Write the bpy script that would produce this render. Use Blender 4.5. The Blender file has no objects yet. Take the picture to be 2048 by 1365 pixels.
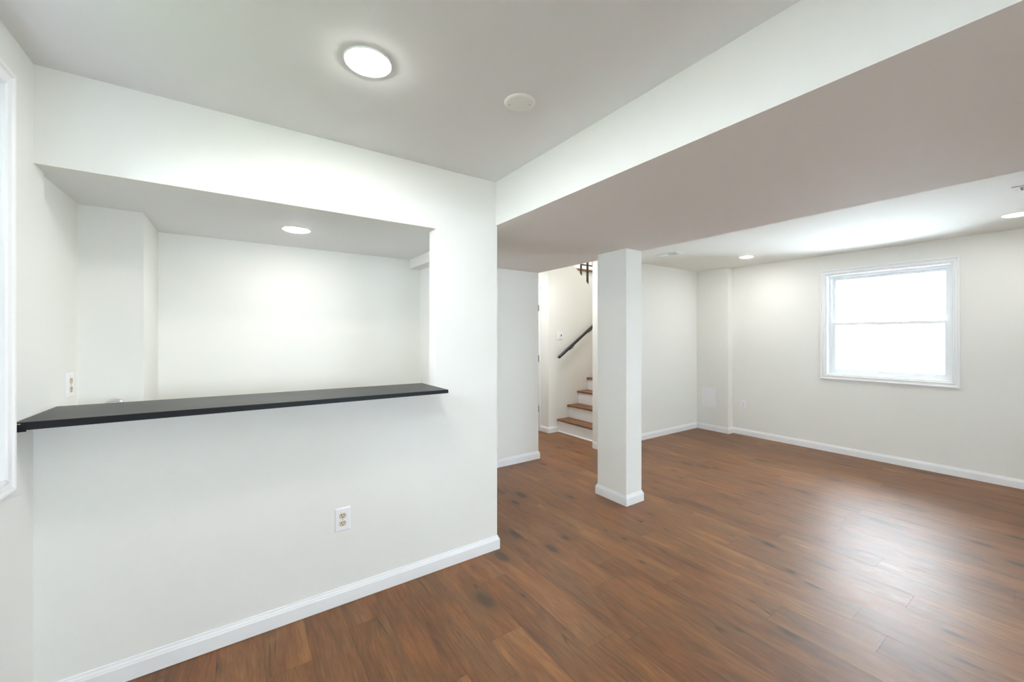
import bpy, bmesh, math
from mathutils import Vector, Matrix

# ------------------------------------------------------------------ camera, sky, exposure
S = bpy.context.scene
C = S.collection
CAM_H = 1.37
YAW = 0.601
cam_data = bpy.data.cameras.new('camera')
cam = bpy.data.objects.new('camera', cam_data); C.objects.link(cam)
cam.location = (0, 0, CAM_H)
cam.rotation_euler = (math.pi / 2, 0, -YAW)
cam_data.sensor_width = 36.0
cam_data.lens = 800.5 / 2048 * 36.0
cam_data.shift_y = -9.5 / 2048
cam_data.clip_start = 0.02
S.camera = cam

SKY_STRENGTH = 15.5
SKY_COLOR = (0.83, 0.94, 1.05)
LAMP_STRENGTH = 132.0
LAMP_COLOR = (1.0, 0.975, 0.93)
S.view_settings.view_transform = 'Standard'
S.view_settings.look = 'None'
S.view_settings.gamma = 1.0
S.view_settings.use_curve_mapping = False
S.view_settings.exposure = 0.70
S.cycles.use_denoising = True
S.cycles.max_bounces = 14
S.cycles.diffuse_bounces = 9
S.cycles.glossy_bounces = 5
S.cycles.transparent_max_bounces = 8

world = bpy.data.worlds.new('overcast_sky'); S.world = world
world.use_nodes = True
bg = world.node_tree.nodes['Background']
bg.inputs[0].default_value = (*SKY_COLOR, 1)
bg.inputs[1].default_value = SKY_STRENGTH

# ------------------------------------------------------------------ measured places
XL = -0.612          # left wall
YB = 2.183           # face of the bar wall
YB2 = 2.28           # back of the bar wall
XE = 1.380           # right end of the bar wall
XJ = 0.958           # right jamb of the opening
ZC = 2.36            # ceiling
ZF = 2.335           # ceiling by the window
ZS = 2.08            # underside of the soffit
XS1, XS2 = 1.368, 2.78
ZB = 2.0             # ceiling behind the bar, and the header's underside
YR = 3.527           # recessed wall
XR = 2.776           # its right end
YF = 3.38            # far wall by the column
XN = 3.59            # its left end at the stairs
XW = 5.79            # window wall
XP = 5.673           # pilaster face
YP = 2.915
XT = 3.616           # stair hall wall
YT = 4.362           # stair wall
YBACK = -3.0
YBK = 3.2            # back wall of the bar
WT = 0.24            # outside wall thickness

# ------------------------------------------------------------------ materials
def new_mat(name):
    m = bpy.data.materials.new(name); m.use_nodes = True
    return m, m.node_tree.nodes, m.node_tree.links, m.node_tree.nodes['Principled BSDF']

def paint(name, col, rough=0.6, bump=0.0, scale=180.0, spec=0.3, metal=0.0, vary=0.0):
    m, n, l, b = new_mat(name)
    b.inputs['Base Color'].default_value = (*col, 1)
    b.inputs['Roughness'].default_value = rough
    b.inputs['Metallic'].default_value = metal
    b.inputs['Specular IOR Level'].default_value = spec
    geo = n.new('ShaderNodeNewGeometry')
    noise = n.new('ShaderNodeTexNoise'); noise.inputs['Scale'].default_value = scale
    noise.inputs['Detail'].default_value = 3
    l.new(geo.outputs['Position'], noise.inputs['Vector'])
    if bump > 0:
        bp = n.new('ShaderNodeBump'); bp.inputs['Strength'].default_value = bump
        bp.inputs['Distance'].default_value = 0.002
        l.new(noise.outputs['Fac'], bp.inputs['Height']); l.new(bp.outputs[0], b.inputs['Normal'])
    if vary > 0:
        n2 = n.new('ShaderNodeTexNoise'); n2.inputs['Scale'].default_value = 2.5
        l.new(geo.outputs['Position'], n2.inputs['Vector'])
        mr = n.new('ShaderNodeMapRange'); mr.inputs[3].default_value = rough - vary; mr.inputs[4].default_value = rough + vary
        l.new(n2.outputs['Fac'], mr.inputs[0]); l.new(mr.outputs[0], b.inputs['Roughness'])
    return m

M_WALL = paint('wall_paint', (0.80, 0.80, 0.765), 0.62, 0.12, 260, 0.25)
M_CEIL = paint('ceiling_paint', (0.80, 0.80, 0.805), 0.85, 0.10, 260, 0.15)
M_CEIL_FAR_LIT = paint('ceiling_paint_window_lit', (0.84, 0.845, 0.805), 0.8, 0.10, 260, 0.15)  # ceiling colour lightened to carry the glow from the window
M_SOFFIT = paint('soffit_underside', (0.80, 0.775, 0.745), 0.75, 0.10, 260, 0.15)  # underside a touch warmer and darker than the walls
M_TRIM = paint('trim_paint', (0.85, 0.86, 0.87), 0.35, 0.04, 60, 0.4)
M_PLASTIC = paint('white_plastic', (0.84, 0.84, 0.86), 0.3, 0, 60, 0.5)
M_COVER = paint('cover_plastic', (0.84, 0.82, 0.795), 0.4, 0, 60, 0.4)
M_ALMOND = paint('almond_plastic', (0.62, 0.54, 0.40), 0.35, 0, 60, 0.5)
M_DARK = paint('slot_black', (0.012, 0.011, 0.010), 0.6, 0, 60, 0.2)
M_BLACK = paint('black_metal', (0.018, 0.018, 0.020), 0.38, 0.05, 90, 0.5)
M_LAM = paint('black_laminate', (0.010, 0.011, 0.012), 0.34, 0.05, 400, 0.22, vary=0.06)
M_EDGE = paint('black_edge_band', (0.007, 0.008, 0.011), 0.45, 0.05, 200, 0.25)
M_RAW = paint('raw_chipboard', (0.55, 0.47, 0.36), 0.8, 0.2, 300, 0.2)
M_CHROME = paint('brushed_chrome', (0.72, 0.73, 0.73), 0.18, 0, 60, 0.5, metal=1.0)
M_STEEL = paint('screw_steel', (0.45, 0.44, 0.42), 0.4, 0, 60, 0.5, metal=1.0)
M_VINYL = paint('window_vinyl', (0.86, 0.88, 0.89), 0.35, 0, 60, 0.4)
M_VENT = paint('vent_enamel', (0.78, 0.79, 0.78), 0.4, 0, 60, 0.4)

def lamp_mat(name='lamp_diffuser', k=1.0, col=None):
    m, n, l, b = new_mat(name)
    b.inputs['Base Color'].default_value = (0.9, 0.9, 0.9, 1)
    b.inputs['Emission Color'].default_value = (*(col or LAMP_COLOR), 1)
    b.inputs['Emission Strength'].default_value = LAMP_STRENGTH * k
    return m
M_LAMP = lamp_mat()
M_LAMP_DIM = lamp_mat('lamp_diffuser_dim', 0.48)
M_LAMP_SOFT = lamp_mat('lamp_diffuser_soft', 0.85)
M_LAMP_FAINT = lamp_mat('lamp_diffuser_faint', 0.22)
M_FILL_STAIR = lamp_mat('fill_diffuser_stair', 0.80, (1.0, 0.99, 0.98))  # emitter for unseen lamps added to brighten the hall
M_FILL_UPPER = lamp_mat('fill_diffuser_upper', 1.75, (1.0, 0.99, 0.98))  # emitter for unseen lamps added to brighten the stairwell

def glass_mat():
    m = bpy.data.materials.new('window_glass'); m.use_nodes = True
    n, l = m.node_tree.nodes, m.node_tree.links
    n.clear()
    out = n.new('ShaderNodeOutputMaterial'); mix = n.new('ShaderNodeMixShader')
    tr = n.new('ShaderNodeBsdfTransparent'); tr.inputs[0].default_value = (0.96, 0.975, 0.97, 1)
    gl = n.new('ShaderNodeBsdfGlossy'); gl.inputs['Roughness'].default_value = 0.02
    fr = n.new('ShaderNodeFresnel'); fr.inputs[0].default_value = 1.3
    l.new(fr.outputs[0], mix.inputs[0]); l.new(tr.outputs[0], mix.inputs[1]); l.new(gl.outputs[0], mix.inputs[2])
    l.new(mix.outputs[0], out.inputs[0])
    return m
M_GLASS = glass_mat()

def wood_nodes(name, planks):
    """Brown wood: laid as 168 mm planks running along Y, or as one board running along Y."""
    m, n, l, b = new_mat(name)
    def math_(op, a, c=None, d=None):
        k = n.new('ShaderNodeMath'); k.operation = op
        for i, v in enumerate((a, c, d)):
            if v is None: continue
            if isinstance(v, (int, float)): k.inputs[i].default_value = v
            else: l.new(v, k.inputs[i])
        return k.outputs[0]
    def comb(x, y, z):
        k = n.new('ShaderNodeCombineXYZ')
        for i, v in enumerate((x, y, z)):
            if isinstance(v, (int, float)): k.inputs[i].default_value = v
            else: l.new(v, k.inputs[i])
        return k.outputs[0]
    def noise(vec, scale=1.0, detail=4.0, rough=0.55, dist=0.0):
        k = n.new('ShaderNodeTexNoise'); l.new(vec, k.inputs['Vector'])
        k.inputs['Scale'].default_value = scale; k.inputs['Detail'].default_value = detail
        k.inputs['Roughness'].default_value = rough; k.inputs['Distortion'].default_value = dist
        return k.outputs['Fac']
    def smooth(v, a, c, o0=0.0, o1=1.0):
        k = n.new('ShaderNodeMapRange'); k.interpolation_type = 'SMOOTHSTEP'
        l.new(v, k.inputs[0])
        for i, w in enumerate((a, c, o0, o1)): k.inputs[i + 1].default_value = w
        return k.outputs[0]
    def mixc(f, a, c, mode='MIX'):
        k = n.new('ShaderNodeMix'); k.data_type = 'RGBA'; k.blend_type = mode
        if isinstance(f, (int, float)): k.inputs[0].default_value = f
        else: l.new(f, k.inputs[0])
        for i, v in ((6, a), (7, c)):
            if isinstance(v, tuple): k.inputs[i].default_value = (*v, 1)
            else: l.new(v, k.inputs[i])
        return k.outputs[2]
    geo = n.new('ShaderNodeNewGeometry'); sep = n.new('ShaderNodeSeparateXYZ')
    l.new(geo.outputs['Position'], sep.inputs[0])
    x, y, z = sep.outputs
    if planks:
        u = math_('DIVIDE', math_('SUBTRACT', x, 2.447 - 1.68), 0.168)
        col = math_('FLOOR', u); fu = math_('FRACT', u)
        w1 = n.new('ShaderNodeTexWhiteNoise'); w1.noise_dimensions = '1D'; l.new(col, w1.inputs['W'])
        v = math_('ADD', math_('DIVIDE', y, 1.22), math_('MULTIPLY', w1.outputs['Value'], 5.0))
        row = math_('FLOOR', v); fv = math_('FRACT', v)
        w2 = n.new('ShaderNodeTexWhiteNoise'); w2.noise_dimensions = '2D'; l.new(comb(col, row, 0.0), w2.inputs['Vector'])
        sid = n.new('ShaderNodeSeparateColor'); l.new(w2.outputs['Color'], sid.inputs[0])
        r1, r2, r3 = sid.outputs
    else:
        r1 = r2 = r3 = math_('MULTIPLY', math_('FLOOR', math_('MULTIPLY', z, 5.3)), 0.17)
    px = math_('ADD', x, math_('MULTIPLY', r1, 41.0)); py = math_('ADD', y, math_('MULTIPLY', r2, 23.0)); pz = math_('MULTIPLY', r3, 17.0)
    # broad streaks, mid streaks, fine grain
    sway = noise(comb(math_('MULTIPLY', px, 3.0), math_('MULTIPLY', py, 1.6), pz), 1.0, 2.0, 0.5)
    px = math_('ADD', px, math_('MULTIPLY', math_('SUBTRACT', sway, 0.5), 0.09))
    g1 = noise(comb(math_('MULTIPLY', px, 8.0), math_('MULTIPLY', py, 1.7), pz), 1.0, 5.0, 0.6, 0.7)
    g2 = noise(comb(math_('MULTIPLY', px, 26.0), math_('MULTIPLY', py, 2.8), pz), 1.0, 4.0, 0.6, 0.5)
    g3 = noise(comb(math_('MULTIPLY', px, 190.0), math_('MULTIPLY', py, 9.0), pz), 1.0, 4.0, 0.65)
    blot = noise(comb(math_('MULTIPLY', px, 4.0), math_('MULTIPLY', py, 2.4), pz), 1.0, 3.0, 0.5, 0.5)
    ramp = n.new('ShaderNodeValToRGB')
    e = ramp.color_ramp.elements
    e[0].position = 0.30; e[0].color = (0.125, 0.066, 0.040, 1)
    e[1].position = 0.70; e[1].color = (0.400, 0.258, 0.160, 1)
    q = e.new(0.42); q.color = (0.205, 0.112, 0.066, 1)
    q = e.new(0.58); q.color = (0.285, 0.168, 0.103, 1)
    t = math_('ADD', math_('MULTIPLY', g1, 0.62), math_('MULTIPLY', g2, 0.38))
    if planks:
        t = math_('ADD', t, math_('MULTIPLY', math_('SUBTRACT', r3, 0.5), 0.16))
    l.new(t, ramp.inputs[0])
    c = ramp.outputs[0]
    c = mixc(smooth(blot, 0.48, 0.66, 0.0, 0.55), c, (0.215, 0.150, 0.112))       # greyer patches
    c = mixc(smooth(blot, 0.47, 0.32, 0.0, 0.40), c, (0.330, 0.165, 0.085))       # warmer patches
    c = mixc(1.0, c, comb(*([smooth(g3, 0.25, 0.75, 0.74, 1.24)] * 3)), 'MULTIPLY')
    # knots, drawn out along the board
    vor = n.new('ShaderNodeTexVoronoi'); vor.voronoi_dimensions = '2D'; vor.inputs['Scale'].default_value = 1.0
    wob = math_('MULTIPLY', math_('SUBTRACT', g2, 0.5), 0.10)
    l.new(comb(math_('ADD', math_('MULTIPLY', px, 3.4), wob), math_('MULTIPLY', py, 1.55), pz), vor.inputs['Vector'])
    sv = n.new('ShaderNodeSeparateColor'); l.new(vor.outputs['Color'], sv.inputs[0])
    size = math_('ADD', 0.04, math_('MULTIPLY', sv.outputs[0], 0.125))
    kd = math_('DIVIDE', vor.outputs['Distance'], size)
    keep = smooth(sv.outputs[1], 0.36, 0.40)
    if planks:
        knot = math_('MULTIPLY', smooth(kd, 1.0, 0.35), keep)
        halo = math_('MULTIPLY', smooth(kd, 2.4, 0.8, 0.0, 0.35), keep)
        c = mixc(halo, c, (0.125, 0.080, 0.055))
        c = mixc(math_('MULTIPLY', knot, 0.80), c, (0.062, 0.050, 0.045))
        # thin dark checks
        ck = noise(comb(math_('MULTIPLY', px, 13.0), math_('MULTIPLY', py, 0.55), pz), 1.0, 1.0, 0.4, 0.0)
        line = smooth(math_('ABSOLUTE', math_('SUBTRACT', ck, 0.5)), 0.008, 0.002)
        gate = smooth(blot, 0.52, 0.60)
        c = mixc(math_('MULTIPLY', math_('MULTIPLY', line, gate), 0.6), c, (0.05, 0.030, 0.020))
        # seams
        ex = math_('MULTIPLY', math_('MINIMUM', fu, math_('SUBTRACT', 1.0, fu)), 0.168)
        ey = math_('MULTIPLY', math_('MINIMUM', fv, math_('SUBTRACT', 1.0, fv)), 1.22)
        seam = smooth(math_('MINIMUM', ex, ey), 0.0016, 0.0006)
        c = mixc(math_('MULTIPLY', seam, 0.55), c, (0.06, 0.036, 0.024))
    c = mixc(1.0, c, (0.82, 0.585, 0.31), 'MULTIPLY')
    l.new(c, b.inputs['Base Color'])
    rg = smooth(g3, 0.2, 0.8, 0.36, 0.50)
    l.new(rg, b.inputs['Roughness'])
    b.inputs['Specular IOR Level'].default_value = 0.52
    bp = n.new('ShaderNodeBump'); bp.inputs['Strength'].default_value = 0.22; bp.inputs['Distance'].default_value = 0.0012
    h = math_('ADD', g3, math_('MULTIPLY', g2, 0.8))
    if planks: h = math_('SUBTRACT', h, math_('MULTIPLY', seam, 1.2))
    l.new(h, bp.inputs['Height']); l.new(bp.outputs[0], b.inputs['Normal'])
    return m
M_FLOOR = wood_nodes('wood_plank_floor', True)
M_TREAD = wood_nodes('stair_tread_wood', False)

# ------------------------------------------------------------------ mesh helpers
def link(name, bm, mat, parent=None, smooth=False, loc=None):
    bmesh.ops.recalc_face_normals(bm, faces=bm.faces)
    me = bpy.data.meshes.new(name); bm.to_mesh(me); bm.free()
    me.materials.append(mat)
    if smooth:
        for p in me.polygons: p.use_smooth = True
        me.set_sharp_from_angle(angle=math.radians(38))
    o = bpy.data.objects.new(name, me); C.objects.link(o)
    if parent is not None: o.parent = parent
    if loc is not None: o.location = loc
    return o

def add_box(bm, x0, x1, y0, y1, z0, z1, bevel=0.0, seg=2):
    v = [bm.verts.new(p) for p in ((x0, y0, z0), (x1, y0, z0), (x1, y1, z0), (x0, y1, z0),
                                   (x0, y0, z1), (x1, y0, z1), (x1, y1, z1), (x0, y1, z1))]
    fs = [bm.faces.new([v[i] for i in q]) for q in ((3, 2, 1, 0), (4, 5, 6, 7), (0, 1, 5, 4), (1, 2, 6, 5), (2, 3, 7, 6), (3, 0, 4, 7))]
    if bevel > 0:
        es = list({e for f in fs for e in f.edges})
        bmesh.ops.bevel(bm, geom=es, offset=bevel, segments=seg, profile=0.5, affect='EDGES')

def boxes(*bs, bevel=0.0):
    bm = bmesh.new()
    for q in bs: add_box(bm, *q, bevel=bevel)
    return bm

def add_prism(bm, poly, axis, a, b):
    """poly: list of 2-D points; axis 0/1/2 = extrusion axis."""
    def P(u, v, w):
        return {0: (w, u, v), 1: (u, w, v), 2: (u, v, w)}[axis]
    A = [bm.verts.new(P(u, v, a)) for u, v in poly]; B = [bm.verts.new(P(u, v, b)) for u, v in poly]
    bm.faces.new(A); bm.faces.new(B[::-1])
    k = len(poly)
    for i in range(k): bm.faces.new((A[i], A[(i + 1) % k], B[(i + 1) % k], B[i]))

def add_lathe(bm, prof, seg=48, mat=Matrix.Identity(4)):
    """prof: (r, z) from axis to axis."""
    rings = []
    for r, z in prof:
        if r < 1e-6: rings.append([bm.verts.new(mat @ Vector((0, 0, z)))])
        else: rings.append([bm.verts.new(mat @ Vector((r * math.cos(2 * math.pi * i / seg), r * math.sin(2 * math.pi * i / seg), z))) for i in range(seg)])
    for a, b in zip(rings, rings[1:]):
        for i in range(seg):
            j = (i + 1) % seg
            if len(a) == 1 and len(b) == 1: continue
            if len(a) == 1: bm.faces.new((a[0], b[i], b[j]))
            elif len(b) == 1: bm.faces.new((a[i], a[j], b[0]))
            else: bm.faces.new((a[i], a[j], b[j], b[i]))

def add_tube(bm, pts, r, seg=16):
    pts = [Vector(p) for p in pts]; rings = []
    up = Vector((0, 0, 1))
    for i, p in enumerate(pts):
        d = (pts[min(i + 1, len(pts) - 1)] - pts[max(i - 1, 0)]).normalized()
        s = d.cross(up)
        if s.length < 1e-3: s = d.cross(Vector((0, 1, 0)))
        s.normalize(); t = s.cross(d).normalized()
        rr = r[i] if isinstance(r, (list, tuple)) else r
        rings.append([bm.verts.new(p + s * rr * math.cos(2 * math.pi * k / seg) + t * rr * math.sin(2 * math.pi * k / seg)) for k in range(seg)])
    for a, b in zip(rings, rings[1:]):
        for k in range(seg): bm.faces.new((a[k], a[(k + 1) % seg], b[(k + 1) % seg], b[k]))
    bm.faces.new(rings[0][::-1]); bm.faces.new(rings[-1])

def sweep(path, prof, closed=False):
    """path: 2-D points; profile (out, z), 'out' to the right of the walking direction; mitred corners."""
    bm = bmesh.new(); k = len(path); P = [Vector(p) for p in path]; cols = []
    for i in range(k):
        def nrm(a, b):
            d = (b - a).normalized(); return Vector((d.y, -d.x))
        ns = []
        if closed or i > 0: ns.append(nrm(P[i - 1], P[i]))
        if closed or i < k - 1: ns.append(nrm(P[i], P[(i + 1) % k]))
        m = ns[0] if len(ns) == 1 else (ns[0] + ns[1]) / (1 + ns[0].dot(ns[1]))
        cols.append([bm.verts.new((P[i].x + m.x * t, P[i].y + m.y * t, z)) for t, z in prof])
    q = len(prof)
    for i in range(k if closed else k - 1):
        a, b = cols[i], cols[(i + 1) % k]
        for j in range(q): bm.faces.new((a[j], b[j], b[(j + 1) % q], a[(j + 1) % q]))
    if not closed:
        bm.faces.new(cols[0]); bm.faces.new(cols[-1][::-1])
    return bm

def thing(name, label, cat, loc=(0, 0, 0), group=None, rot=(0, 0, 0)):
    o = bpy.data.objects.new(name, None); C.objects.link(o)
    o.location = loc; o.rotation_euler = rot; o.empty_display_size = 0.05
    o['label'] = label; o['category'] = cat
    if group: o['group'] = group
    return o
def tag(o, label, cat, group=None):
    o['label'] = label; o['category'] = cat
    if group: o['group'] = group
    return o
def struct(o, kind='structure'):
    o['kind'] = kind; return o
def copy_tree(o, parent=None):
    c = o.copy(); C.objects.link(c)
    if parent is not None: c.parent = parent
    for ch in list(o.children): copy_tree(ch, c)
    return c

# ------------------------------------------------------------------ floor, ceilings, walls
struct(link('floor', boxes((XL - 0.2, 7.2, YBACK - 0.2, 6.5, -0.1, 0.0)), M_FLOOR))
struct(link('ceiling', boxes((XL - 0.2, XS1, YBACK - 0.2, YB2, ZC, ZC + 0.12)), M_CEIL))
struct(link('ceiling_far', boxes((XS2, XW + 0.3, YBACK - 0.2, YF, ZF, ZF + 0.12)), M_CEIL_FAR_LIT))
struct(link('ceiling_bar', boxes((XL - 0.2, 1.26, YB2, YBK + 0.1, ZB, ZB + 0.12)), M_CEIL))
struct(link('ceiling_hall', boxes((XS2, XT, YF, 6.4, ZC, ZC + 0.12)), M_CEIL))
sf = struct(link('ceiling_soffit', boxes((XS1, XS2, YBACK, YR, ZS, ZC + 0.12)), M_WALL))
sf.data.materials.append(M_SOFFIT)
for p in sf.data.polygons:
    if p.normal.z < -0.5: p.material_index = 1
struct(link('ceiling_stairwell', boxes((XT - 0.2, 7.2, YF - 0.1, 6.5, 5.1, 5.2)), M_CEIL))

M_DARK_GROUND = paint('dark_ground', (0.06, 0.09, 0.035), 0.9, 0.3, 60, 0.1)
struct(link('added_dark_ground', boxes((-9.0, XL - WT - 0.001, -8.0, 9.0, 0.60, 0.70), (1.3, 9.0, -9.0, YBACK - 0.101, 0.60, 0.70)), M_DARK_GROUND))  # unseen dark ground added to limit upward light at left and rear windows
# window openings: (y0, y1, z0, z1)
W1 = (0.795, 1.824, 0.914, 2.100)
W2 = (0.89, 1.936, 0.92, 2.165)
def wall_with_hole(x0, x1, ya, yb, h, w):
    return boxes((x0, x1, ya, w[0], 0, h), (x0, x1, w[1], yb, 0, h), (x0, x1, w[0], w[1], 0, w[2]), (x0, x1, w[0], w[1], w[3], h))
struct(link('wall_right', wall_with_hole(XW, XW + WT, YBACK, YF + 0.11, ZF, W1), M_WALL))
struct(link('wall_left', wall_with_hole(XL - WT, XL, YBACK, YB2, ZC, W2), M_WALL))
struct(link('wall_right_pilaster', boxes((XP, XW, YP, YF, 0, ZF), bevel=0.0), M_WALL))
R1 = (-0.05, 0.95, 0.92, 2.05)      # unseen openings behind the camera, added to let in fill daylight
R2 = (1.55, 3.20, 0.75, 1.95)
struct(link('wall_rear', boxes((XL - WT, R1[0], YBACK - 0.1, YBACK, 0, ZC), (R1[1], R2[0], YBACK - 0.1, YBACK, 0, ZC), (R2[1], XW + WT, YBACK - 0.1, YBACK, 0, ZC),
    *[(r[0], r[1], YBACK - 0.1, YBACK, 0, r[2]) for r in (R1, R2)], *[(r[0], r[1], YBACK - 0.1, YBACK, r[3], ZC) for r in (R1, R2)]), M_WALL))
struct(link('wall_bar', boxes((XL, XJ, YB, YB2, 0, 1.057), (XL, XJ, YB, YB2, ZB, ZC), (XJ, XE, YB, YB2, 0, ZC)), M_WALL))
struct(link('wall_bar_left', boxes((XL - WT, XL - 0.016, YB2, YBK, 0, ZB)), M_WALL))
struct(link('wall_bar_back', boxes((XL - WT, 1.26, YBK, YBK + 0.1, 0, ZB)), M_WALL))
struct(link('wall_bar_chase', boxes((XL - 0.016, -0.395, 2.745, YBK, 0, ZB)), M_WALL))
struct(link('wall_bar_right', boxes((1.26, XE, YB2, YR, 0, ZC)), M_WALL))
struct(link('ceiling_bar_bulkhead', boxes((1.171, 1.26, YB2, YBK, 1.925, ZB)), M_WALL))
struct(link('bar_sink_cabinet', boxes((XL - 0.016, 0.55, YB2, 2.745, 0, 0.90)), M_TRIM))  # unseen sink cabinet, a plain box put in to carry the faucet
struct(link('wall_recess', boxes((1.26, XR, YR, YR + 0.11, 0, ZC)), M_WALL))
struct(link('wall_hall_left', boxes((XR - 0.11, XR, YR + 0.11, 6.4, 0, ZC)), M_WALL))
struct(link('wall_far', boxes((XN, XW, YF, YF + 0.11, 0, 5.1), (XW, 7.1, YF, YF + 0.11, 0, 5.1)), M_WALL))
D1 = (4.60, 5.38, 2.04)
struct(link('wall_hall_right', boxes((XT, XT + 0.11, YT + 0.118, D1[0], 0, 5.1), (XT, XT + 0.11, D1[1], 6.4, 0, 5.1), (XT, XT + 0.11, D1[0], D1[1], D1[2], 5.1)), M_WALL))
struct(link('wall_hall_end', boxes((XR - 0.11, 7.1, 6.4, 6.5, 0, 5.1)), M_WALL))
struct(link('wall_stairwell_right', boxes((7.0, 7.1, YF + 0.11, 6.5, 0, 5.1)), M_WALL))
struct(link('wall_stairwell_front', boxes((XT, XT + 0.1, YF + 0.11, YT, ZC, 5.1), (XT, XT + 0.1, YT, YT + 0.118, 2.84, 5.1)), M_WALL))
# stair wall with a top edge that slopes down to the right
bm = bmesh.new()
sl = (2.079 - 2.313) / (4.492 - 4.222)
add_prism(bm, [(XT, 0), (7.0, 0), (7.0, 1.2), (4.222 + (1.2 - 2.313) / sl, 1.2), (4.222, 2.313), (XT, 2.313 + sl * (XT - 4.222))], 1, YT, YT + 0.118)
struct(link('wall_stair', bm, M_WALL))
struct(link('wall_landing', boxes((XT + 0.11, 7.0, 5.24, 6.4, 0, 2.549)), M_WALL))

# ------------------------------------------------------------------ baseboards
BASE = [(0.0, 0.002), (0.0135, 0.002), (0.0135, 0.062), (0.0120, 0.066), (0.0105, 0.0675), (0.0105, 0.071), (0.0070, 0.077), (0.0052, 0.0785), (0.0048, 0.085), (0.0, 0.087)]
def baseboard(name, path): return struct(link(name, sweep(path, BASE), M_TRIM))
baseboard('baseboard_bar', [(XL, YB), (XE, YB), (XE, YR - 0.02)])
baseboard('baseboard_left', [(XL, YBACK), (XL, YB - 0.02)])
baseboard('baseboard_recess', [(XE + 0.02, YR), (XR, YR), (XR, 6.38)])
baseboard('baseboard_far', [(XN, YF + 0.10), (XN, YF), (XP - 0.02, YF)])
baseboard('baseboard_right', [(XP, YF), (XP, YP), (XW, YP), (XW, YBACK)])
baseboard('baseboard_hall', [(XT, D1[0] - 0.062), (XT, YT), (3.785, YT)])

# ------------------------------------------------------------------ windows
CASE = [(0.0, 0.0), (0.0, 0.010), (0.006, 0.014), (0.014, 0.015), (0.018, 0.011), (0.034, 0.013), (0.040, 0.019), (0.047, 0.020), (0.052, 0.016), (0.052, 0.0)]
def frame_sweep(y0, y1, z0, z1, prof, x_of):
    """Picture-frame sweep around a rectangle in a wall of constant X; profile (outward, off the wall)."""
    bm = bmesh.new(); cols = []
    for sy, sz, cy, cz in ((-1, -1, y0, z0), (1, -1, y1, z0), (1, 1, y1, z1), (-1, 1, y0, z1)):
        cols.append([bm.verts.new((x_of(h), cy + sy * t, cz + sz * t)) for t, h in prof])
    q = len(prof)
    for i in range(4):
        a, b = cols[i], cols[(i + 1) % 4]
        for j in range(q): bm.faces.new((a[j], b[j], b[(j + 1) % q], a[(j + 1) % q]))
    return bm
def ring(y0, y1, z0, z1, w, xa, xb, bev=0.0):
    """Four members of a sash between xa and xb."""
    x0, x1 = min(xa, xb), max(xa, xb)
    return boxes((x0, x1, y0, y0 + w, z0, z1), (x0, x1, y1 - w, y1, z0, z1), (x0, x1, y0 + w, y1 - w, z0, z0 + w), (x0, x1, y0 + w, y1 - w, z1 - w, z1))
def window(name, xw, s, w, mid):
    """s = +1 when the outside lies towards +X."""
    y0, y1, z0, z1 = w
    root = bpy.data.objects.new(name, None); C.objects.link(root); root.location = (0, 0, 0); struct(root)
    link('casing', frame_sweep(y0, y1, z0, z1, CASE, lambda h: xw - s * h), M_TRIM, root)
    link('jamb_liner', ring(y0, y1, z0, z1, 0.012, xw, xw + s * 0.20), M_VINYL, root)
    a, b, c, d = y0 + 0.012, y1 - 0.012, z0 + 0.012, z1 - 0.012
    link('window_frame', ring(a, b, c, d, 0.022, xw + s * 0.085, xw + s * 0.17), M_VINYL, root)
    a, b, c, d = a + 0.022, b - 0.022, c + 0.022, d - 0.022
    up = link('upper_sash', ring(a, b, mid - 0.012, d, 0.030, xw + s * 0.130, xw + s * 0.155), M_VINYL, root)
    link('pane', boxes((xw + s * 0.1425 - 0.002, xw + s * 0.1425 + 0.002, a + 0.025, b - 0.025, mid + 0.01, d - 0.025)), M_GLASS, up)
    lo = link('lower_sash', ring(a, b, c, mid + 0.020, 0.032, xw + s * 0.098, xw + s * 0.123), M_VINYL, root)
    link('pane', boxes((xw + s * 0.1105 - 0.002, xw + s * 0.1105 + 0.002, a + 0.027, b - 0.027, c + 0.027, mid)), M_GLASS, lo)
    return root
window('window_1', XW, 1, W1, 1.512)
w2 = window('window_2', XL, -1, W2, 1.55)
link('daylight_block', boxes((XL - 0.060, XL - 0.040, W2[0] + 0.013, W2[1] - 0.013, W2[2] + 0.013, W2[3] - 0.52)), M_TRIM, w2)  # unseen board added to hold back daylight from the left window

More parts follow.
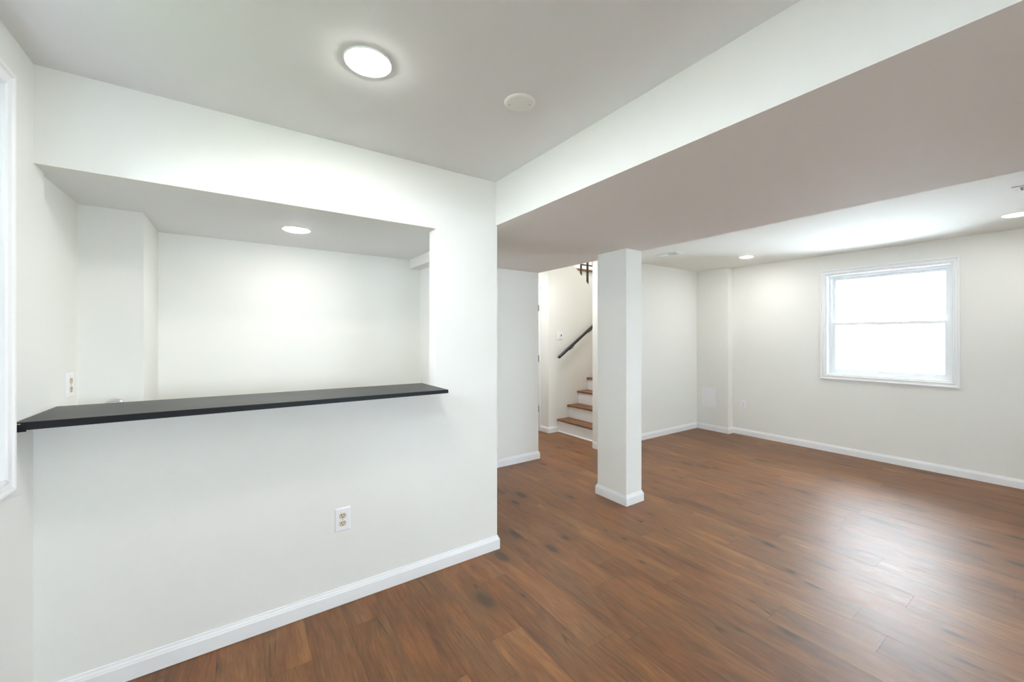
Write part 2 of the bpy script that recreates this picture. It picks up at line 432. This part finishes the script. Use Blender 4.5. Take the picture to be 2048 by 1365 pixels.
def rear_fill_window(name, r):  # glazing added out of view as a source of fill daylight
    root = bpy.data.objects.new(name, None); C.objects.link(root); struct(root)
    x0, x1, z0, z1 = r; xm = (x0 + x1) / 2
    link('fill_window_frame', boxes((x0, x0 + 0.05, YBACK - 0.1, YBACK + 0.01, z0, z1), (x1 - 0.05, x1, YBACK - 0.1, YBACK + 0.01, z0, z1), (x0 + 0.05, x1 - 0.05, YBACK - 0.1, YBACK + 0.01, z1 - 0.05, z1), (x0 + 0.05, x1 - 0.05, YBACK - 0.1, YBACK + 0.01, z0, z0 + 0.04)), M_VINYL, root)
    for a, b, y in ((x0 + 0.05, xm + 0.03, YBACK - 0.035), (xm - 0.03, x1 - 0.05, YBACK - 0.07)):
        k = link('sash', boxes((a, a + 0.06, y - 0.015, y + 0.015, z0 + 0.04, z1 - 0.05), (b - 0.06, b, y - 0.015, y + 0.015, z0 + 0.04, z1 - 0.05), (a + 0.06, b - 0.06, y - 0.015, y + 0.015, z0 + 0.04, z0 + 0.12), (a + 0.06, b - 0.06, y - 0.015, y + 0.015, z1 - 0.11, z1 - 0.05)), M_VINYL, root)
        link('pane', boxes((a + 0.055, b - 0.055, y - 0.003, y + 0.003, z0 + 0.115, z1 - 0.105)), M_GLASS, k)
rear_fill_window('fill_window_rear_1', R1)
rear_fill_window('fill_window_rear_2', R2)

# ------------------------------------------------------------------ hall door
d1 = bpy.data.objects.new('door_1', None); C.objects.link(d1); struct(d1)
link('door_slab', boxes((XT + 0.006, XT + 0.041, D1[0] + 0.016, D1[1] - 0.016, 0.012, D1[2] - 0.016)), M_TRIM, d1)
link('door_jamb', boxes((XT, XT + 0.11, D1[0], D1[0] + 0.014, 0, D1[2]), (XT, XT + 0.11, D1[1] - 0.014, D1[1], 0, D1[2]), (XT, XT + 0.11, D1[0] + 0.014, D1[1] - 0.014, D1[2] - 0.014, D1[2])), M_TRIM, d1)
link('door_casing', boxes((XT - 0.016, XT, D1[0] - 0.060, D1[0] + 0.003, 0, D1[2] + 0.06), (XT - 0.016, XT, D1[1] - 0.003, D1[1] + 0.060, 0, D1[2] + 0.06), (XT - 0.016, XT, D1[0] + 0.003, D1[1] - 0.003, D1[2] - 0.003, D1[2] + 0.06)), M_TRIM, d1)
for hz in (1.778, 1.050, 0.322):
    bm = bmesh.new(); add_tube(bm, [(XT - 0.022, D1[0] - 0.034, hz - 0.045), (XT - 0.022, D1[0] - 0.034, hz + 0.045)], 0.008, 12)
    add_box(bm, XT - 0.020, XT - 0.0155, D1[0] - 0.038, D1[0] + 0.02, hz - 0.044, hz + 0.044)
    link('hinge', bm, M_BLACK, d1)

# ------------------------------------------------------------------ column
col = thing('support_column', 'white square support column under the far edge of the dropped soffit', 'column', (2.679, 2.295, 0))
cx0, cx1, cy0, cy1 = 2.583 - 2.679, 2.775 - 2.679, 2.139 - 2.295, 2.452 - 2.295
link('shaft', boxes((cx0, cx1, cy0, cy1, 0.0, ZS), bevel=0.003), M_WALL, col)
link('base_trim', sweep([(cx0, cy0), (cx1, cy0), (cx1, cy1), (cx0, cy1)], BASE, closed=True), M_TRIM, col)

# ------------------------------------------------------------------ bar countertop (slightly higher at its left end)
ct = thing('bar_countertop', 'long narrow black bar countertop on the half wall of the pass-through', 'countertop', (XL, YB, 1.057))
def ct_z(x): return 1.083 + (x - XL) / (XJ - XL) * (1.0755 - 1.083) - 1.057
bm = bmesh.new()
YF0, YF1 = 2.019, 2.402
add_box(bm, 0.001, XJ - XL, YF0 + 0.0015 - YB, YF1 - YB, 0.0, 0.0205, bevel=0.0012, seg=1)
for v in bm.verts: v.co.z = v.co.z / 0.0205 * ct_z(XL + v.co.x) if v.co.z > 0.01 else v.co.z
link('laminate_top', bm, M_LAM, ct)
bm = bmesh.new(); add_box(bm, 0.03, XJ - XL + 0.0012, YF0 - YB, YF0 + 0.0015 - YB, -0.0005, 0.0195, bevel=0.0004, seg=1)
for v in bm.verts: v.co.z = v.co.z / 0.0195 * (ct_z(XL + v.co.x) - 0.0008) if v.co.z > 0.01 else v.co.z
link('front_edge_band', bm, M_EDGE, ct)
bm = bmesh.new(); add_box(bm, 0.001, 0.03, YF0 - 0.001 - YB, YF0 + 0.0015 - YB, -0.006, 0.0245, bevel=0.0008, seg=1)
p = link('loose_edge_end', bm, M_EDGE, ct); p['label'] = 'chipped loose end of the edge strip'
bm = bmesh.new(); add_box(bm, 0.002, 0.0065, YF0 - 0.0022 - YB, YF0 - 0.001 - YB, -0.001, 0.020)
add_box(bm, 0.0065, 0.018, YF0 - 0.0016 - YB, YF0 - 0.001 - YB, 0.0195, 0.0222)
p = link('chip', bm, M_RAW, ct); p['label'] = 'pale chip in the edge strip'

# ------------------------------------------------------------------ faucet behind the counter
fx, fy = -0.487, 2.655
fa = thing('faucet', 'chrome gooseneck faucet arc just showing over the left back edge of the black counter', 'faucet', (fx, fy, 0.90))
bm = bmesh.new(); pts = [(-0.036, 0, 0.01), (-0.036, 0, 0.09)]
for i in range(0, 19):
    a = math.pi - math.pi * i / 18; pts.append((0.036 * math.cos(a), 0, 0.125 + 0.038 * math.sin(a)))
pts.append((0.036, 0, 0.105))
add_tube(bm, pts, 0.0075, 14); link('spout', bm, M_CHROME, fa, smooth=True)
bm = bmesh.new(); add_lathe(bm, [(0, 0), (0.026, 0), (0.026, 0.006), (0.014, 0.014), (0.010, 0.03), (0, 0.03)], 28, Matrix.Translation((-0.036, 0, 0)))
link('base', bm, M_CHROME, fa, smooth=True)

# ------------------------------------------------------------------ outlets, switch, panel (built facing -Y, then turned)
def rounded_plate(w, h, t, bev):
    bm = bmesh.new()
    o = [(-w / 2, -h / 2), (w / 2, -h / 2), (w / 2, h / 2), (-w / 2, h / 2)]
    a = [bm.verts.new((x, 0, z)) for x, z in o]; b = [bm.verts.new((x, -t * 0.45, z)) for x, z in o]
    c = [bm.verts.new((x - math.copysign(bev, x), -t, z - math.copysign(bev, z))) for x, z in o]
    for p, q in ((a, b), (b, c)):
        for i in range(4): bm.faces.new((p[i], p[(i + 1) % 4], q[(i + 1) % 4], q[i]))
    bm.faces.new(c); bm.faces.new(a[::-1])
    return bm
def disc_y(bm, cx, cz, r, y0, y1, seg=24, sx=1.0, flat=None):
    pts = []
    for i in range(seg):
        a = 2 * math.pi * i / seg; u, v = r * math.cos(a) * sx, r * math.sin(a)
        if flat: v = max(-flat, min(flat, v))
        pts.append((cx + u, cz + v))
    add_prism(bm, pts, 1, y0, y1)
def outlet(label, loc, rotz, face, w=0.076, h=0.118):
    t = thing('wall_outlet', label, 'outlet', loc, None, (0, 0, rotz))
    link('cover_plate', rounded_plate(w, h, 0.007, 0.005), M_PLASTIC, t)
    for s in (1, -1):
        bm = bmesh.new(); disc_y(bm, 0, s * 0.0195, 0.0172, -0.0086, -0.004, 32, 1.0, 0.0135)
        r = link('receptacle', bm, face, t)
        for q in (-1, 1):
            hh = 0.0045 if q < 0 else 0.0036
            link('slot', boxes((q * 0.0062 - 0.0013, q * 0.0062 + 0.0013, -0.0090, -0.0080, s * 0.0195 + 0.004 - hh, s * 0.0195 + 0.004 + hh)), M_DARK, r)
        bm = bmesh.new(); disc_y(bm, 0, s * 0.0195 - 0.0075, 0.0026, -0.0090, -0.0080, 12); link('slot', bm, M_DARK, r)
    bm = bmesh.new(); disc_y(bm, 0, 0, 0.003, -0.0082, -0.006, 12); link('screw', bm, M_STEEL, t)
    return t
outlet('white outlet plate with two almond sockets low on the bar half wall', (0.443, YB, 0.433), 0, M_ALMOND)
outlet('outlet with almond sockets on the side wall above the left end of the black counter', (XL - 0.016, 2.622, 1.149), math.pi / 2, M_ALMOND, 0.078, 0.110)
outlet('small all-white outlet low on the wall left of the window', (XW, 2.764, 0.425), -math.pi / 2, M_PLASTIC)

sw = thing('light_switch', 'white two-gang plate with one dark toggle on the stair wall above the handrail end', 'switch', (3.82, YT, 1.384))
link('cover_plate', rounded_plate(0.116, 0.124, 0.006, 0.004), M_PLASTIC, sw)
bm = bmesh.new(); add_box(bm, 0.020, 0.031, -0.0068, -0.005, -0.012, 0.014); link('toggle_slot', bm, M_DARK, sw)
bm = bmesh.new(); add_prism(bm, [(-0.0065, -0.010), (-0.018, -0.006), (-0.017, 0.000), (-0.0065, 0.002)], 0, 0.022, 0.029)
link('toggle', bm, M_DARK, sw)

ap = thing('access_panel', 'small white rectangular access panel low on the pilaster in the far corner', 'panel', (XP, 3.19, 0.482), None, (0, 0, -math.pi / 2))
link('panel_frame', boxes((-0.102, 0.102, -0.006, 0, -0.138, -0.112), (-0.102, 0.102, -0.006, 0, 0.112, 0.138), (-0.102, -0.078, -0.006, 0, -0.112, 0.112), (0.078, 0.102, -0.006, 0, -0.112, 0.112)), M_PLASTIC, ap)
link('panel_door', boxes((-0.077, 0.077, -0.005, 0, -0.111, 0.111)), M_PLASTIC, ap)

# ------------------------------------------------------------------ ceiling fittings (built facing down)
def ceiling_light(label, loc, R=0.083, name='ceiling_light', lamp=None):
    t = thing(name, label, 'ceiling light', loc, 'recessed ceiling lights')
    bm = bmesh.new(); r = R - 0.008
    add_lathe(bm, [(r, 0.0), (R, 0.0), (R - 0.0005, -0.0030), (R - 0.002, -0.0047), (r + 0.002, -0.0050), (r, -0.0040), (r, 0.0)], 56)
    link('trim_ring', bm, M_PLASTIC, t, smooth=True)
    bm = bmesh.new(); add_lathe(bm, [(0, -0.0135), (r * 0.35, -0.0130), (r * 0.65, -0.0112), (r * 0.87, -0.0082), (r * 0.97, -0.0056), (r, -0.0040), (r, -0.0005), (0, -0.0005)], 56)
    link('diffuser', bm, lamp or M_LAMP, t)
    return t
ceiling_light('large recessed round light in the ceiling before the bar pass-through', (0.389, 1.485, ZC))
ceiling_light('recessed round light in the low ceiling behind the bar', (0.286, 2.664, ZB), 0.079, lamp=M_LAMP_DIM)
ceiling_light('small recessed round light in the far corner ceiling near the pilaster', (5.095, 2.397, ZF), 0.079, lamp=M_LAMP_SOFT)
ceiling_light('recessed round light at the right edge of the photo above the window wall', (5.077, 0.352, ZF), 0.083, lamp=M_LAMP_DIM)
# unseen lamps: one inferred over the bar area; hall and stairwell ones added for brightness
def hidden_lamp(loc, R=0.083):
    t = ceiling_light('recessed ceiling light out of view', loc, R, 'unseen_lamp', M_FILL_UPPER if loc[2] > 3 else M_FILL_STAIR if loc[1] > 3 else M_LAMP_FAINT)
    del t['label'], t['category'], t['group']; struct(t)
for loc in ((0.50, 0.62, ZC), (3.2, 3.75, ZC), (3.2, 5.0, ZC), (4.3, 5.6, 5.1), (5.4, 5.3, 5.1), (5.6, 4.0, 5.1), (4.4, 3.9, 5.1)):
    hidden_lamp(loc)

cp = thing('blank_cover_plate', 'round blank white cover plate with two screws on the ceiling', 'cover plate', (0.985, 1.379, ZC))
bm = bmesh.new(); add_lathe(bm, [(0, 0), (0.066, 0), (0.066, -0.002), (0.062, -0.006), (0.052, -0.0085), (0, -0.0095)], 56)
link('cover_disc', bm, M_COVER, cp, smooth=True)
for s in (-1, 1):
    bm = bmesh.new(); add_lathe(bm, [(0, -0.006), (0.0028, -0.006), (0.0028, -0.0098), (0, -0.0102)], 12, Matrix.Translation((0.035 * s, -0.024 * s, 0)))
    link('screw', bm, M_STEEL, cp)

def vent(label, loc):
    t = thing('ceiling_vent', label, 'vent', loc, 'ceiling vents')
    L, W = 0.145, 0.070      # half length (Y), half width (X)
    link('vent_backing', boxes((-0.048, 0.048, -0.120, 0.120, -0.0015, 0.0)), M_DARK, t)
    link('vent_frame', boxes((-W, W, -L, -0.112, -0.006, 0), (-W, W, 0.112, L, -0.006, 0), (-W, -0.045, -0.112, 0.112, -0.006, 0), (0.045, W, -0.112, 0.112, -0.006, 0), (-0.045, 0.045, -0.006, 0.006, -0.006, -0.0015)), M_VENT, t)
    bm = bmesh.new()
    for i in range(8):
        for s in (-1, 1):
            y = s * (0.013 + i * 0.0132)
            add_prism(bm, [(y, -0.0015), (y + s * 0.002, -0.0015), (y + s * 0.0085, -0.0095), (y + s * 0.0065, -0.0095)], 0, -0.045, 0.045)
    link('louvers', bm, M_VENT, t)
    for s in (-1, 1):
        bm = bmesh.new(); add_lathe(bm, [(0, -0.005), (0.004, -0.005), (0.004, -0.0068), (0, -0.0075)], 12, Matrix.Translation((0, s * 0.129, 0)))
        link('screw', bm, M_STEEL, t)
    return t
vent('white louvered ceiling vent just beyond the top of the column', (4.18, 2.845, ZF))
vent('white louvered ceiling vent cut off by the right edge of the photo', (4.205, 0.165, ZF))

# ------------------------------------------------------------------ staircase
st = thing('staircase', 'staircase with brown wood treads and white risers rising behind the column', 'stairs', (3.794, YT, 0))
RISE, RUN = 0.187, 0.1975
ys0, ys1 = YF + 0.112 - YT, -0.002
for i in range(9):
    x = i * RUN; z = (i + 1) * RISE
    link('riser', boxes((x, x + 0.018, ys0, ys1, z - RISE + (0 if i == 0 else 0), z - 0.028)), M_TRIM, st)
    bm = bmesh.new(); N = []
    x0 = x - 0.028
    for k in range(7):
        a = math.pi / 2 + math.pi * k / 6; N.append((x0 + 0.014 + 0.014 * math.cos(a), z - 0.014 + 0.014 * math.sin(a)))
    add_prism(bm, N + [(x + RUN, z - 0.028), (x + RUN, z)], 1, ys0, ys1)
    link('tread', bm, M_TREAD, st)
link('shoe_moulding', sweep([(0.0, ys1), (0.0, ys0)], [(0, 0.002), (0.012, 0.002), (0.012, 0.010), (0.006, 0.018), (0, 0.020)]), M_TRIM, st)

# ------------------------------------------------------------------ handrail
hr = thing('handrail', 'slanting black handrail bracketed to the stair wall', 'handrail', (3.738, YT, 1.066))
yo = -0.072; sl2 = 0.673
end = (1.55, yo, 1.55 * sl2)
bm = bmesh.new(); dv = Vector((1, 0, sl2)).normalized()
pr = [0.010, 0.017, 0.021, 0.021]
pts = [Vector((0, yo, 0)) + dv * d for d in (0, 0.004, 0.012, 1.85)]
add_tube(bm, pts, pr, 20); link('rail', bm, M_BLACK, hr, smooth=True)
for xb in (0.275, 0.655, 1.30):
    bm = bmesh.new(); zb = xb * sl2
    add_tube(bm, [(xb, yo, zb - 0.016), (xb, yo, zb - 0.04), (xb, yo + 0.015, zb - 0.055), (xb, -0.004, zb - 0.062)], 0.006, 10)
    add_lathe(bm, [(0, 0), (0.022, 0), (0.022, 0.004), (0.012, 0.007), (0, 0.007)], 20, Matrix.Translation((xb, 0, zb - 0.062)) @ Matrix.Rotation(math.pi / 2, 4, 'X'))
    add_box(bm, xb - 0.028, xb + 0.028, yo - 0.008, yo + 0.008, zb - 0.024, zb - 0.018)
    link('bracket', bm, M_BLACK, hr)

# ------------------------------------------------------------------ upper railing and landing edge
ra = thing('stair_railing', 'black metal railing of thin square bars on the sloped wall top above the stairs', 'railing', (4.438, 4.42, 2.12))
def bar(name, x0, x1, z0, z1, t=0.0105):
    return link(name, boxes((x0 - 4.438 - t, x1 - 4.438 + t, -t, t, z0 - 2.12, z1 - 2.12)), M_BLACK, ra)
top = lambda x: 2.313 + sl * (x - 4.222)
bar('post', 4.438, 4.438, top(4.438), 2.95, 0.012)
bar('baluster', 4.301, 4.301, top(4.301), 2.462)
bar('baluster', 4.557, 4.557, 2.462, 2.95)
bar('lower_rail', 4.301, 4.557, 2.450, 2.470, 0.006)
bar('top_rail', 4.438, 4.557, 2.94, 2.96, 0.010)
nz = tag(link('landing_nosing', boxes((XT + 0.11, 7.0, 5.20, 5.30, 2.548, 2.582), bevel=0.006), M_TREAD), 'orange-brown wood landing edge behind the black railing above the stairs', 'stair nosing')
